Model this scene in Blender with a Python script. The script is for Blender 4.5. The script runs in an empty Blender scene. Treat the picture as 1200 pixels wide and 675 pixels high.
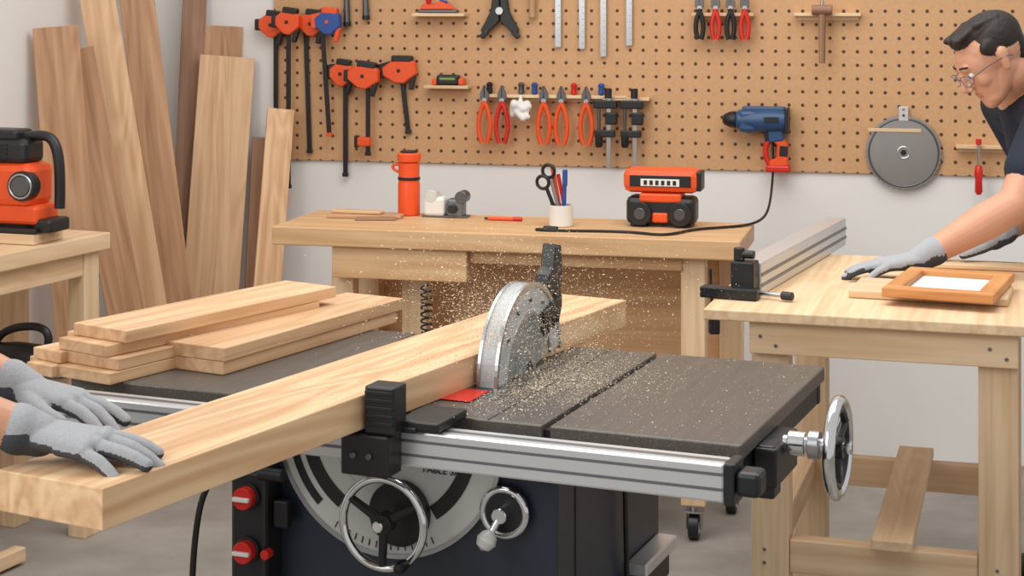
import bpy, bmesh, math, random
import numpy as np
from mathutils import Vector, Matrix
random.seed(7)
SC = bpy.context.scene
COL = SC.collection
R_ = math.radians

def lin(c):
    c /= 255.0
    return c/12.92 if c <= 0.04045 else ((c+0.055)/1.055)**2.4
def S(r, g, b): return (lin(r), lin(g), lin(b), 1.0)

# ------------------------------------------------------------ materials
def mat(name, col, rough=0.5, metal=0.0, alpha=1.0, bump=0.0, bscale=60, var=0.0, trans=0.0, coat=0.0, spec=0.5):
    m = bpy.data.materials.new(name); m.use_nodes = True
    nt = m.node_tree; b = nt.nodes['Principled BSDF']
    b.inputs['Base Color'].default_value = col
    b.inputs['Roughness'].default_value = rough
    b.inputs['Metallic'].default_value = metal
    b.inputs['Alpha'].default_value = alpha
    b.inputs['Specular IOR Level'].default_value = spec
    b.inputs['Transmission Weight'].default_value = trans
    b.inputs['Coat Weight'].default_value = coat
    tc = nt.nodes.new('ShaderNodeTexCoord')
    n = nt.nodes.new('ShaderNodeTexNoise'); n.inputs['Scale'].default_value = bscale; n.inputs['Detail'].default_value = 5
    nt.links.new(tc.outputs['Object'], n.inputs['Vector'])
    if var > 0:
        mx = nt.nodes.new('ShaderNodeMix'); mx.data_type = 'RGBA'
        mx.inputs['A'].default_value = tuple(c*(1-var) for c in col[:3])+(1,)
        mx.inputs['B'].default_value = tuple(min(1, c*(1+var)) for c in col[:3])+(1,)
        nt.links.new(n.outputs['Fac'], mx.inputs['Factor'])
        nt.links.new(mx.outputs['Result'], b.inputs['Base Color'])
    if bump > 0:
        bp = nt.nodes.new('ShaderNodeBump'); bp.inputs['Strength'].default_value = bump; bp.inputs['Distance'].default_value = 0.002
        nt.links.new(n.outputs['Fac'], bp.inputs['Height']); nt.links.new(bp.outputs['Normal'], b.inputs['Normal'])
    return m

def wood_set(name, light, dark, rough=0.5, ringmix=0.45, rnd=0.12):
    out = {}
    for ax in 'XYZ':
        m = bpy.data.materials.new(name+'_'+ax); m.use_nodes = True
        nt = m.node_tree; N = nt.nodes; L = nt.links; b = N['Principled BSDF']
        b.inputs['Roughness'].default_value = rough
        b.inputs['Specular IOR Level'].default_value = 0.3
        tc = N.new('ShaderNodeTexCoord'); oi = N.new('ShaderNodeObjectInfo')
        mul = N.new('ShaderNodeMath'); mul.operation = 'MULTIPLY'; mul.inputs[1].default_value = 13.0
        L.new(oi.outputs['Random'], mul.inputs[0])
        add = N.new('ShaderNodeVectorMath'); add.operation = 'ADD'
        L.new(tc.outputs['Object'], add.inputs[0]); L.new(mul.outputs[0], add.inputs[1])
        def mp(along, across):
            k = N.new('ShaderNodeMapping'); s = [across]*3; s['XYZ'.index(ax)] = along
            k.inputs['Scale'].default_value = s; L.new(add.outputs[0], k.inputs['Vector']); return k
        n1 = N.new('ShaderNodeTexNoise'); n1.inputs['Scale'].default_value = 1.0; n1.inputs['Detail'].default_value = 7; n1.inputs['Distortion'].default_value = 0.4
        L.new(mp(1.4, 44).outputs[0], n1.inputs['Vector'])
        n2 = N.new('ShaderNodeTexNoise'); n2.inputs['Scale'].default_value = 1.0; n2.inputs['Detail'].default_value = 2; n2.inputs['Distortion'].default_value = 0.8
        L.new(mp(0.9, 7).outputs[0], n2.inputs['Vector'])
        m1 = N.new('ShaderNodeMath'); m1.operation = 'MULTIPLY'; m1.inputs[1].default_value = 46.0; L.new(n2.outputs['Fac'], m1.inputs[0])
        m2 = N.new('ShaderNodeMath'); m2.operation = 'SINE'; L.new(m1.outputs[0], m2.inputs[0])
        m3 = N.new('ShaderNodeMath'); m3.operation = 'MULTIPLY_ADD'; m3.inputs[1].default_value = 0.5; m3.inputs[2].default_value = 0.5; L.new(m2.outputs[0], m3.inputs[0])
        mxf = N.new('ShaderNodeMix'); mxf.data_type = 'FLOAT'; mxf.inputs['Factor'].default_value = ringmix*0.42
        L.new(n1.outputs['Fac'], mxf.inputs['A']); L.new(m3.outputs[0], mxf.inputs['B'])
        rp = N.new('ShaderNodeValToRGB')
        rp.color_ramp.elements[0].position = 0.22; rp.color_ramp.elements[0].color = dark
        rp.color_ramp.elements[1].position = 0.66; rp.color_ramp.elements[1].color = light
        L.new(mxf.outputs['Result'], rp.inputs['Fac'])
        hs = N.new('ShaderNodeHueSaturation')
        mr = N.new('ShaderNodeMapRange'); mr.inputs['To Min'].default_value = 1-rnd; mr.inputs['To Max'].default_value = 1+rnd*0.5
        L.new(oi.outputs['Random'], mr.inputs['Value']); L.new(mr.outputs['Result'], hs.inputs['Value'])
        L.new(rp.outputs['Color'], hs.inputs['Color']); L.new(hs.outputs['Color'], b.inputs['Base Color'])
        bp = N.new('ShaderNodeBump'); bp.inputs['Strength'].default_value = 0.12; bp.inputs['Distance'].default_value = 0.001
        L.new(n1.outputs['Fac'], bp.inputs['Height']); L.new(bp.outputs['Normal'], b.inputs['Normal'])
        out[ax] = m
    return out

OAK = wood_set('oak', S(230, 192, 152), S(198, 152, 110), ringmix=0.45)
OAKP = wood_set('oak_plank', S(236, 201, 160), S(204, 158, 114), ringmix=0.7, rnd=0.02)
PINE = wood_set('pine', S(234, 206, 170), S(210, 172, 130), ringmix=0.28, rnd=0.06)
BENCH = wood_set('bench_top', S(222, 184, 140), S(194, 148, 104), ringmix=0.28, rnd=0.04)
TAN = wood_set('tan_board', S(200, 158, 122), S(160, 116, 84), ringmix=0.4, rnd=0.1)
WALN = wood_set('brown_board', S(164, 126, 100), S(126, 92, 70), ringmix=0.3, rnd=0.08)

M_black = mat('black_plastic', S(28, 28, 30), 0.42, bump=0.05)
M_blk2 = mat('black_metal', S(38, 38, 40), 0.38, 0.3)
M_orange = mat('orange_plastic', S(232, 84, 30), 0.38, var=0.04)
M_red = mat('red_plastic', S(205, 38, 26), 0.35, var=0.04)
M_blue = mat('blue_plastic', S(38, 78, 150), 0.4)
M_green = mat('green_plastic', S(120, 150, 40), 0.4)
M_teal = mat('drill_blue', S(44, 76, 116), 0.4)
M_steel = mat('steel', S(178, 180, 182), 0.3, 0.95, var=0.06, bscale=30)
M_dsteel = mat('dark_steel', S(105, 105, 108), 0.35, 0.8)
M_blade = mat('blade_steel', S(140, 136, 132), 0.32, 0.85)
M_chrome = mat('chrome', S(225, 226, 228), 0.12, 1.0)
M_alu = mat('brushed_aluminium', S(214, 215, 216), 0.36, 0.6, bump=0.03, bscale=200)
M_alud = mat('aluminium_groove', S(120, 122, 125), 0.4, 0.7)
M_navy = mat('navy_paint', S(34, 44, 58), 0.4, var=0.08, bscale=8)
M_white = mat('white_plastic', S(228, 226, 220), 0.45)
M_plate = mat('light_grey_plate', S(210, 210, 206), 0.4, 0.2)
M_gside = mat('frosted_guard_plastic', S(222, 226, 228), 0.22, 0.0, alpha=0.50)
M_clear = mat('clear_guard_plastic', S(225, 230, 232), 0.12, 0.0, alpha=0.20)
M_glass = mat('clear_lens', S(235, 240, 242), 0.05, 0.0, alpha=0.16)
M_paper = mat('backing_paper', S(226, 228, 230), 0.6)
M_rubber = mat('cable_rubber', S(20, 20, 21), 0.5)
M_skin = mat('skin', S(210, 154, 124), 0.5, var=0.07, bscale=25, bump=0.04)
M_lip = mat('lips', S(192, 126, 106), 0.5)
M_hair = mat('dark_hair', S(36, 27, 23), 0.6, var=0.5, bump=1.0, bscale=150)
M_shirt = mat('navy_tshirt', S(28, 36, 52), 0.85, var=0.12, bump=0.3, bscale=25)
M_trs = mat('dark_trousers', S(34, 40, 54), 0.85, var=0.1, bump=0.3, bscale=18)
M_shoe = mat('dark_shoe', S(30, 28, 28), 0.6)
M_frameW = wood_set('frame_wood', S(216, 156, 98), S(184, 118, 66), rnd=0.02)
M_dust = mat('sawdust', S(244, 226, 198), 0.9)

def glove_mat(name, col, sc, strength, k=0.80):
    m = bpy.data.materials.new(name); m.use_nodes = True
    nt = m.node_tree; N = nt.nodes; L = nt.links; b = N['Principled BSDF']; b.inputs['Roughness'].default_value = 0.9
    tc = N.new('ShaderNodeTexCoord'); v = N.new('ShaderNodeTexVoronoi'); v.inputs['Scale'].default_value = sc
    L.new(tc.outputs['Object'], v.inputs['Vector'])
    mx = N.new('ShaderNodeMix'); mx.data_type = 'RGBA'
    mx.inputs['A'].default_value = tuple(min(1, c*1.08) for c in col[:3])+(1,); mx.inputs['B'].default_value = tuple(c*k for c in col[:3])+(1,)
    L.new(v.outputs['Distance'], mx.inputs['Factor']); L.new(mx.outputs['Result'], b.inputs['Base Color'])
    bp = N.new('ShaderNodeBump'); bp.inputs['Strength'].default_value = strength; bp.inputs['Distance'].default_value = 0.0008; bp.invert = True
    L.new(v.outputs['Distance'], bp.inputs['Height']); L.new(bp.outputs['Normal'], b.inputs['Normal'])
    return m
M_glove = glove_mat('grey_knit_glove', S(172, 174, 178), 520, 0.35)
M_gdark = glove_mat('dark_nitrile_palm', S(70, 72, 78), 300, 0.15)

def saw_top_mat():
    m = bpy.data.materials.new('cast_saw_top'); m.use_nodes = True
    nt = m.node_tree; N = nt.nodes; L = nt.links; b = N['Principled BSDF']
    b.inputs['Metallic'].default_value = 0.2; b.inputs['Roughness'].default_value = 0.40
    tc = N.new('ShaderNodeTexCoord'); mp = N.new('ShaderNodeMapping'); mp.inputs['Scale'].default_value = (60, 3, 60)
    L.new(tc.outputs['Object'], mp.inputs['Vector'])
    n = N.new('ShaderNodeTexNoise'); n.inputs['Scale'].default_value = 2.0; n.inputs['Detail'].default_value = 8; L.new(mp.outputs[0], n.inputs['Vector'])
    n2 = N.new('ShaderNodeTexNoise'); n2.inputs['Scale'].default_value = 420; L.new(tc.outputs['Object'], n2.inputs['Vector'])
    rp = N.new('ShaderNodeValToRGB'); rp.color_ramp.elements[0].color = S(90, 84, 79); rp.color_ramp.elements[1].color = S(101, 95, 89)
    rp.color_ramp.elements[0].position = 0.3; rp.color_ramp.elements[1].position = 0.7
    L.new(n.outputs['Fac'], rp.inputs['Fac'])
    rp2 = N.new('ShaderNodeValToRGB'); rp2.color_ramp.elements[0].position = 0.64; rp2.color_ramp.elements[1].position = 0.74
    L.new(n2.outputs['Fac'], rp2.inputs['Fac'])
    mx = N.new('ShaderNodeMix'); mx.data_type = 'RGBA'; mx.inputs['B'].default_value = S(175, 160, 138)
    L.new(rp2.outputs['Color'], mx.inputs['Factor']); L.new(rp.outputs['Color'], mx.inputs['A']); L.new(mx.outputs['Result'], b.inputs['Base Color'])
    return m
M_top = saw_top_mat()

def floor_mat():
    m = bpy.data.materials.new('concrete'); m.use_nodes = True
    nt = m.node_tree; N = nt.nodes; L = nt.links; b = N['Principled BSDF']; b.inputs['Roughness'].default_value = 0.7
    tc = N.new('ShaderNodeTexCoord')
    n = N.new('ShaderNodeTexNoise'); n.inputs['Scale'].default_value = 2.2; n.inputs['Detail'].default_value = 9; n.inputs['Roughness'].default_value = 0.65
    L.new(tc.outputs['Object'], n.inputs['Vector'])
    rp = N.new('ShaderNodeValToRGB'); rp.color_ramp.elements[0].position = 0.3; rp.color_ramp.elements[1].position = 0.7
    rp.color_ramp.elements[0].color = S(128, 122, 116); rp.color_ramp.elements[1].color = S(166, 160, 153)
    L.new(n.outputs['Fac'], rp.inputs['Fac']); L.new(rp.outputs['Color'], b.inputs['Base Color'])
    bp = N.new('ShaderNodeBump'); bp.inputs['Strength'].default_value = 0.15; L.new(n.outputs['Fac'], bp.inputs['Height']); L.new(bp.outputs['Normal'], b.inputs['Normal'])
    return m
def peg_mat(sp=0.0475, rad=0.0062):
    m = bpy.data.materials.new('pegboard_hardboard'); m.use_nodes = True
    nt = m.node_tree; N = nt.nodes; L = nt.links; b = N['Principled BSDF']; b.inputs['Roughness'].default_value = 0.6
    tc = N.new('ShaderNodeTexCoord'); sx = N.new('ShaderNodeSeparateXYZ'); L.new(tc.outputs['Object'], sx.inputs[0])
    def M(op, a, bb=None):
        k = N.new('ShaderNodeMath'); k.operation = op
        if isinstance(a, (int, float)): k.inputs[0].default_value = a
        else: L.new(a, k.inputs[0])
        if bb is not None:
            if isinstance(bb, (int, float)): k.inputs[1].default_value = bb
            else: L.new(bb, k.inputs[1])
        return k.outputs[0]
    def cell(o):
        return M('SUBTRACT', M('FRACT', M('DIVIDE', M('ADD', o, 50.0), sp)), 0.5)
    a = cell(sx.outputs['X']); c = cell(sx.outputs['Z'])
    d = M('SQRT', M('ADD', M('MULTIPLY', a, a), M('MULTIPLY', c, c)))
    hole = M('LESS_THAN', d, rad/sp)
    n = N.new('ShaderNodeTexNoise'); n.inputs['Scale'].default_value = 90; n.inputs['Detail'].default_value = 4; L.new(tc.outputs['Object'], n.inputs['Vector'])
    rp = N.new('ShaderNodeValToRGB'); rp.color_ramp.elements[0].color = S(192, 146, 102); rp.color_ramp.elements[1].color = S(210, 166, 122)
    L.new(n.outputs['Fac'], rp.inputs['Fac'])
    mx = N.new('ShaderNodeMix'); mx.data_type = 'RGBA'; mx.inputs['B'].default_value = S(78, 52, 34)
    L.new(hole, mx.inputs['Factor']); L.new(rp.outputs['Color'], mx.inputs['A']); L.new(mx.outputs['Result'], b.inputs['Base Color'])
    return m
M_floor = floor_mat(); M_peg = peg_mat()
M_wall = mat('white_wall_paint', S(231, 229, 226), 0.8, var=0.015, bscale=3, bump=0.03)

# ------------------------------------------------------------ mesh helpers
def newmesh(name, verts, faces, m=None, smooth=False, ang=35):
    me = bpy.data.meshes.new(name); me.from_pydata([tuple(v) for v in verts], [], faces); me.update()
    bm = bmesh.new(); bm.from_mesh(me); bmesh.ops.recalc_face_normals(bm, faces=bm.faces); bm.to_mesh(me); bm.free()
    if smooth:
        me.shade_smooth(); me.set_sharp_from_angle(angle=R_(ang))
    if m: me.materials.append(m)
    ob = bpy.data.objects.new(name, me); COL.objects.link(ob)
    return ob
def bev(ob, w, seg=2):
    if w > 0:
        md = ob.modifiers.new('bevel', 'BEVEL'); md.width = w; md.segments = seg; md.limit_method = 'ANGLE'; md.angle_limit = R_(40)
def pick(m, size):
    if isinstance(m, dict):
        i = max(range(3), key=lambda k: size[k]); return m['XYZ'[i]]
    return m
def boxmesh(name, size, m, bw=0.003):
    x, y, z = [s/2 for s in size]
    v = [(-x,-y,-z),(x,-y,-z),(x,y,-z),(-x,y,-z),(-x,-y,z),(x,-y,z),(x,y,z),(-x,y,z)]
    f = [(0,3,2,1),(4,5,6,7),(0,1,5,4),(1,2,6,5),(2,3,7,6),(3,0,4,7)]
    ob = newmesh(name, v, f, pick(m, size)); bev(ob, min(bw, min(size)*0.3)); return ob
def orient(axis):
    return Vector(axis).normalized().to_track_quat('Z', 'Y').to_matrix()

class G:
    def __init__(s, name, loc=(0,0,0), rz=0.0, rot=None):
        s.e = bpy.data.objects.new(name, None); s.e.empty_display_size = 0.05
        s.e.location = loc; s.e.rotation_euler = rot if rot else (0, 0, R_(rz)); COL.objects.link(s.e)
    def add(s, ob, loc=(0,0,0), rot=(0,0,0)):
        ob.parent = s.e; ob.location = loc; ob.rotation_euler = tuple(R_(a) for a in rot); return ob
    def box(s, n, size, loc, m, rot=(0,0,0), bw=0.003): return s.add(boxmesh(n, size, m, bw), loc, rot)
    def bx(s, n, a, b, m, bw=0.003):
        size = [abs(b[i]-a[i]) for i in range(3)]; c = [(a[i]+b[i])/2 for i in range(3)]
        return s.add(boxmesh(n, size, m, bw), c)
    def lathe(s, n, prof, loc, m, axis=(0,0,1), seg=36, smooth=True):
        O = orient(axis); v = []; f = []
        for (r, h) in prof:
            for k in range(seg):
                a = 2*math.pi*k/seg; v.append(O @ Vector((r*math.cos(a), r*math.sin(a), h)))
        for i in range(len(prof)-1):
            for k in range(seg):
                k2 = (k+1) % seg; f.append((i*seg+k, i*seg+k2, (i+1)*seg+k2, (i+1)*seg+k))
        if prof[0][0] > 1e-6: f.append(tuple(range(seg))[::-1])
        if prof[-1][0] > 1e-6: f.append(tuple((len(prof)-1)*seg+k for k in range(seg)))
        ob = newmesh(n, v, f, m, smooth); return s.add(ob, loc)
    def cyl(s, n, r, h, loc, m, axis=(0,0,1), r2=None, seg=32, b=0.0015):
        r2 = r if r2 is None else r2; b = min(b, r*0.3, h*0.3)
        return s.lathe(n, [(r-b, -h/2), (r, -h/2+b), (r2, h/2-b), (r2-b, h/2)], loc, m, axis, seg)
    def rod(s, n, p0, p1, r, m, r2=None, seg=16):
        p0 = Vector(p0); p1 = Vector(p1)
        return s.cyl(n, r, (p1-p0).length, (p0+p1)/2, m, axis=(p1-p0), r2=r2, seg=seg)
    def torus(s, n, R, r, loc, m, axis=(0,0,1), seg=48, ms=12, a0=0, a1=360, flat=1.0):
        O = orient(axis); v = []; f = []; full = abs(a1-a0) >= 359.9
        cnt = seg if full else seg+1
        for i in range(cnt):
            a = R_(a0+(a1-a0)*i/seg)
            for k in range(ms):
                t = 2*math.pi*k/ms; rr = R+r*math.cos(t)
                v.append(O @ Vector((rr*math.cos(a), rr*math.sin(a), r*flat*math.sin(t))))
        for i in range(seg):
            i2 = (i+1) % cnt
            for k in range(ms):
                k2 = (k+1) % ms; f.append((i*ms+k, i*ms+k2, i2*ms+k2, i2*ms+k))
        return s.add(newmesh(n, v, f, m, True, 60), loc)
    def tube(s, n, pts, r, m, smooth=True):
        cu = bpy.data.curves.new(n, 'CURVE'); cu.dimensions = '3D'; cu.bevel_depth = r; cu.bevel_resolution = 4; cu.use_fill_caps = True
        if smooth:
            sp = cu.splines.new('NURBS'); sp.points.add(len(pts)-1)
            for p, q in zip(sp.points, pts): p.co = (*q, 1)
            sp.order_u = min(4, len(pts)); sp.use_endpoint_u = True; sp.resolution_u = 8
        else:
            sp = cu.splines.new('POLY'); sp.points.add(len(pts)-1)
            for p, q in zip(sp.points, pts): p.co = (*q, 1)
        cu.materials.append(m)
        ob = bpy.data.objects.new(n, cu); COL.objects.link(ob); return s.add(ob)
    def poly(s, n, pts, th, m, plane='XZ', loc=(0,0,0), bw=0.001, rot=(0,0,0)):
        def P(a, b, c): return {'XZ': (a, c, b), 'YZ': (c, a, b), 'XY': (a, b, c)}[plane]
        k = len(pts); v = [P(a, b, -th/2) for a, b in pts]+[P(a, b, th/2) for a, b in pts]
        f = [tuple(range(k)), tuple(range(2*k-1, k-1, -1))]+[(i, (i+1) % k, k+(i+1) % k, k+i) for i in range(k)]
        ob = newmesh(n, v, f, m); bev(ob, bw, 1); return s.add(ob, loc, rot)
    def sector(s, n, ri, ro, a0, a1, th, m, plane='XZ', loc=(0,0,0), seg=40):
        def P(a, b, c): return {'XZ': (a, c, b), 'YZ': (c, a, b), 'XY': (a, b, c)}[plane]
        v = []; f = []
        for i in range(seg+1):
            a = R_(a0+(a1-a0)*i/seg); c, d = math.cos(a), math.sin(a)
            for r, t in ((ri, -th/2), (ro, -th/2), (ro, th/2), (ri, th/2)): v.append(P(r*c, r*d, t))
        for i in range(seg):
            for k in range(4):
                k2 = (k+1) % 4; f.append((i*4+k, i*4+k2, (i+1)*4+k2, (i+1)*4+k))
        f.append((0, 1, 2, 3)); f.append(tuple(seg*4+k for k in (3, 2, 1, 0)))
        return s.add(newmesh(n, v, f, m), loc)
    def text(s, n, body, size, loc, rot, m, ext=0.0006):
        cu = bpy.data.curves.new(n, 'FONT'); cu.body = body; cu.size = size; cu.extrude = ext; cu.align_x = 'CENTER'; cu.align_y = 'CENTER'
        cu.materials.append(m); ob = bpy.data.objects.new(n, cu); COL.objects.link(ob); return s.add(ob, loc, rot)

def toothed(R, n, d):
    pts = []
    for i in range(n):
        a = 2*math.pi*i/n; b = 2*math.pi*(i+0.62)/n; c = 2*math.pi*(i+0.66)/n
        pts += [((R-d)*math.cos(a), (R-d)*math.sin(a)), (R*math.cos(b), R*math.sin(b)), ((R-d)*math.cos(c), (R-d)*math.sin(c))]
    return pts
def handwheel(g, n, c, R, axis, m_rim, m_sp, r=0.008, spokes=3, knob=True):
    ax = Vector(axis).normalized(); O = orient(axis); c = Vector(c)
    g.torus(n+'_rim', R, r, c, m_rim, axis, 56, 14)
    g.cyl(n+'_hub', R*0.24, 0.028, c-ax*0.004, m_sp, axis); g.cyl(n+'_hub_cap', R*0.13, 0.02, c+ax*0.014, m_rim, axis)
    for i in range(spokes):
        a = 2*math.pi*i/spokes+0.5; d = O @ Vector((math.cos(a), math.sin(a), 0))
        g.rod(n+'_spoke_%d' % i, c+d*R*0.15-ax*0.004, c+d*R*0.97, 0.0085, m_sp, 0.007)
    if knob:
        d = O @ Vector((math.cos(-0.9), math.sin(-0.9), 0))
        g.lathe(n+'_knob', [(0.004, 0), (0.005, 0.006), (0.009, 0.012), (0.011, 0.03), (0.008, 0.042), (0.0, 0.045)], c+d*R, m_sp, axis, 20)

# ------------------------------------------------------------ organic figures
_bm = bmesh.new(); bmesh.ops.create_icosphere(_bm, subdivisions=3, radius=1.0)
ICO = [v.co.copy() for v in _bm.verts]; _bm.free()
def v3(r): return Vector((r, r, r)) if isinstance(r, (int, float)) else Vector(r)
class Body:
    def __init__(s): s.segs = []
    def seg(s, c1, r1, c2, r2, lab, R=None):
        s.segs.append((Vector(c1), v3(r1), Vector(c2), v3(r2), lab, R or Matrix.Identity(3)))
    def chain(s, pts, lab, R=None):
        for a, b in zip(pts[:-1], pts[1:]): s.seg(a[0], a[1], b[0], b[1], lab, R)
    def ball(s, c, r, lab, R=None): s.seg(c, r, Vector(c)+Vector((0, 0, 1e-4)), r, lab, R)
    def build(s, name, voxel, mats, sm=3, fix=None):
        V = []; F = []
        for c1, r1, c2, r2, lab, R in s.segs:
            bm = bmesh.new()
            for c, r in ((c1, r1), (c2, r2)):
                for d in ICO: bm.verts.new(c + R @ Vector((d.x*r.x, d.y*r.y, d.z*r.z)))
            h = bmesh.ops.convex_hull(bm, input=bm.verts)
            kill = [e for e in h['geom_interior'] if isinstance(e, bmesh.types.BMVert)]
            bmesh.ops.delete(bm, geom=kill, context='VERTS')
            bm.verts.index_update(); o = len(V)
            V += [v.co.copy() for v in bm.verts]; F += [tuple(o+v.index for v in f.verts) for f in bm.faces]
            bm.free()
        me = bpy.data.meshes.new(name+'_raw'); me.from_pydata([tuple(v) for v in V], [], F); me.update()
        ob = bpy.data.objects.new(name+'_raw', me); COL.objects.link(ob)
        md = ob.modifiers.new('r', 'REMESH'); md.mode = 'VOXEL'; md.voxel_size = voxel; md.use_smooth_shade = True
        if sm:
            m2 = ob.modifiers.new('s', 'SMOOTH'); m2.factor = 0.5; m2.iterations = sm
        dg = bpy.context.evaluated_depsgraph_get(); dg.update()
        me2 = bpy.data.meshes.new_from_object(ob.evaluated_get(dg)); me2.name = name
        bpy.data.objects.remove(ob)
        n = len(me2.polygons); P = np.empty(n*3, dtype=np.float32); me2.polygons.foreach_get('center', P); P = P.reshape(-1, 3)
        NN = np.empty(n*3, dtype=np.float32); me2.polygons.foreach_get('normal', NN); NN = NN.reshape(-1, 3)
        best = np.full(n, 1e9); lab_i = np.zeros(n, dtype=np.int32); labs = list(mats.keys())
        for c1, r1, c2, r2, lab, R in s.segs:
            a = np.array(c1); d = np.array(c2-c1); L2 = max(1e-9, float(d@d))
            t = np.clip(((P-a)@d)/L2, 0, 1)[:, None]
            c = a+t*d; r = np.array(r1)*(1-t)+np.array(r2)*t
            q = ((P-c) @ np.array(R))/r
            dist = (np.linalg.norm(q, axis=1)-1)*r.min(axis=1)
            w = dist < best; best[w] = dist[w]; lab_i[w] = labs.index(lab)
        if fix: lab_i = fix(lab_i, labs, P, NN)
        me2.materials.clear()
        for k in labs: me2.materials.append(mats[k])
        me2.polygons.foreach_set('material_index', lab_i.astype(np.int32)); me2.shade_smooth(); me2.update()
        o2 = bpy.data.objects.new(name, me2); COL.objects.link(o2); return o2

def hand(B, w, xd, zd, side, bends=(8, 14, 12), lab='glove', scale=1.1, thumb_in=0.0, var=(0, 4, -3, 6), elbow=None, cuffl=.046):
    w = Vector(w); X = Vector(xd).normalized(); Z = Vector(zd); Z = (Z-X*Z.dot(X)).normalized(); Y = Z.cross(X)*side
    Rm = Matrix((X, Z.cross(X), Z)).transposed(); k = scale
    def P(x, y, z): return w+(X*x+Y*y+Z*z)*k
    def e(a, b, c): return Vector((a, b, c))*k
    B.seg(P(-.01, 0, 0), e(.026, .029, .022), P(.03, .002, 0), e(.026, .037, .020), lab, Rm)
    B.seg(P(.03, .002, 0), e(.026, .037, .020), P(.08, 0, .002), e(.017, .042, .0155), lab, Rm)
    B.seg(P(.025, .022, -.008), .018*k, P(.05, .036, -.010), .0155*k, lab, Rm)
    if elbow is not None:
        d = (Vector(elbow)-w).normalized()
        B.seg(w-d*.004, .0315, w+d*cuffl*.5, .0335, lab); B.seg(w+d*cuffl*.5, .0335, w+d*cuffl, .0375, lab)
    F = [(.088, .031, .000, 9, .074, .0112), (.095, .0105, .003, 2, .084, .0114), (.091, -.0115, .001, -5, .077, .0110), (.081, -.0325, -.003, -13, .060, .0100)]
    for i, (bx, by, bz, an, L, r) in enumerate(F):
        ca, sa = math.cos(R_(an)), math.sin(R_(an)); x, y, z = bx, by, bz; pit = 0
        pts = [(P(bx-.035, by*.82, bz), r*1.15*k), (P(bx, by, bz), r*1.02*k)]
        for j, fr in enumerate((.45, .30, .25)):
            pit += bends[j]+(var[i] if j < 2 else 0)
            l = L*fr; x += l*math.cos(R_(pit))*ca; y += l*math.cos(R_(pit))*sa; z -= l*math.sin(R_(pit))
            pts.append((P(x, y, z), r*(.98, .94, .86)[j]*k))
        B.chain(pts, lab)
        B.ball(pts[1][0]+Z*0.002*k, r*1.12*k, lab)
    ti = thumb_in
    B.chain([(P(.02, .022, -.006), .018*k), (P(.05, .047-ti*.3, -.010), .0150*k), (P(.08, .060-ti, -.013), .0128*k), (P(.104, .062-ti*1.3, -.017), .0108*k)], lab)

def head(B, H):
    R = H.to_3x3()
    def p(x, y, z): return H @ Vector((x, y, z))
    sk = 'skin'
    B.ball(p(-.018, 0, .028), (.094, .072, .083), sk, R)
    B.seg(p(.028, 0, .015), (.057, .059, .068), p(.038, 0, -.062), (.038, .046, .034), sk, R)
    B.seg(p(-.01, 0, -.03), (.058, .060, .05), p(.045, 0, -.078), (.035, .042, .028), sk, R)
    B.seg(p(.050, 0, -.045), (.032, .036, .026), p(.060, 0, -.088), (.023, .026, .022), sk, R)
    B.seg(p(.075, -.028, .026), .0115, p(.075, .028, .026), .0115, sk)
    B.seg(p(.084, 0, .014), .0078, p(.104, 0, -.024), .0095, sk); B.seg(p(.092, -.010, -.030), .0075, p(.092, .010, -.030), .0075, sk)
    for sy in (-1, 1):
        B.ball(p(.050, .034*sy, -.020), (.024, .020, .024), sk, R)
        B.seg(p(-.012, .074*sy, .014), (.016, .008, .017), p(-.004, .071*sy, -.020), (.010, .008, .012), sk, R)
    B.seg(p(.0785, -.015, -.054), .0055, p(.0785, .015, -.054), .0055, 'lip'); B.seg(p(.0775, -.012, -.063), .0058, p(.0775, .012, -.063), .0058, 'lip')
    B.ball(p(-.030, 0, .042), (.087, .0755, .073), 'hair', R)
    B.seg(p(-.068, 0, .03), (.042, .062, .06), p(-.070, 0, -.025), (.03, .05, .03), 'hair', R)
    B.seg(p(-.02, 0, .082), (.068, .060, .033), p(.028, 0, .086), (.038, .048, .025), 'hair', R)
    for k, y in enumerate((-.040, -.028, -.015, -.003, .010, .022, .034, .044)):
        B.seg(p(.005, y*.9, .101), .009, p(.056+.005*(k % 2), y+.004, .092+.005*((k+1) % 3)), .0085, 'hair')
        B.seg(p(-.065, y*.9, .088), .010, p(-.005, y+.004, .104), .009, 'hair')
    for sy in (-1, 1):
        B.seg(p(.004, .065*sy, .046), (.026, .011, .02), p(-.010, .065*sy, .016), (.010, .010, .014), 'hair', R)

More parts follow.
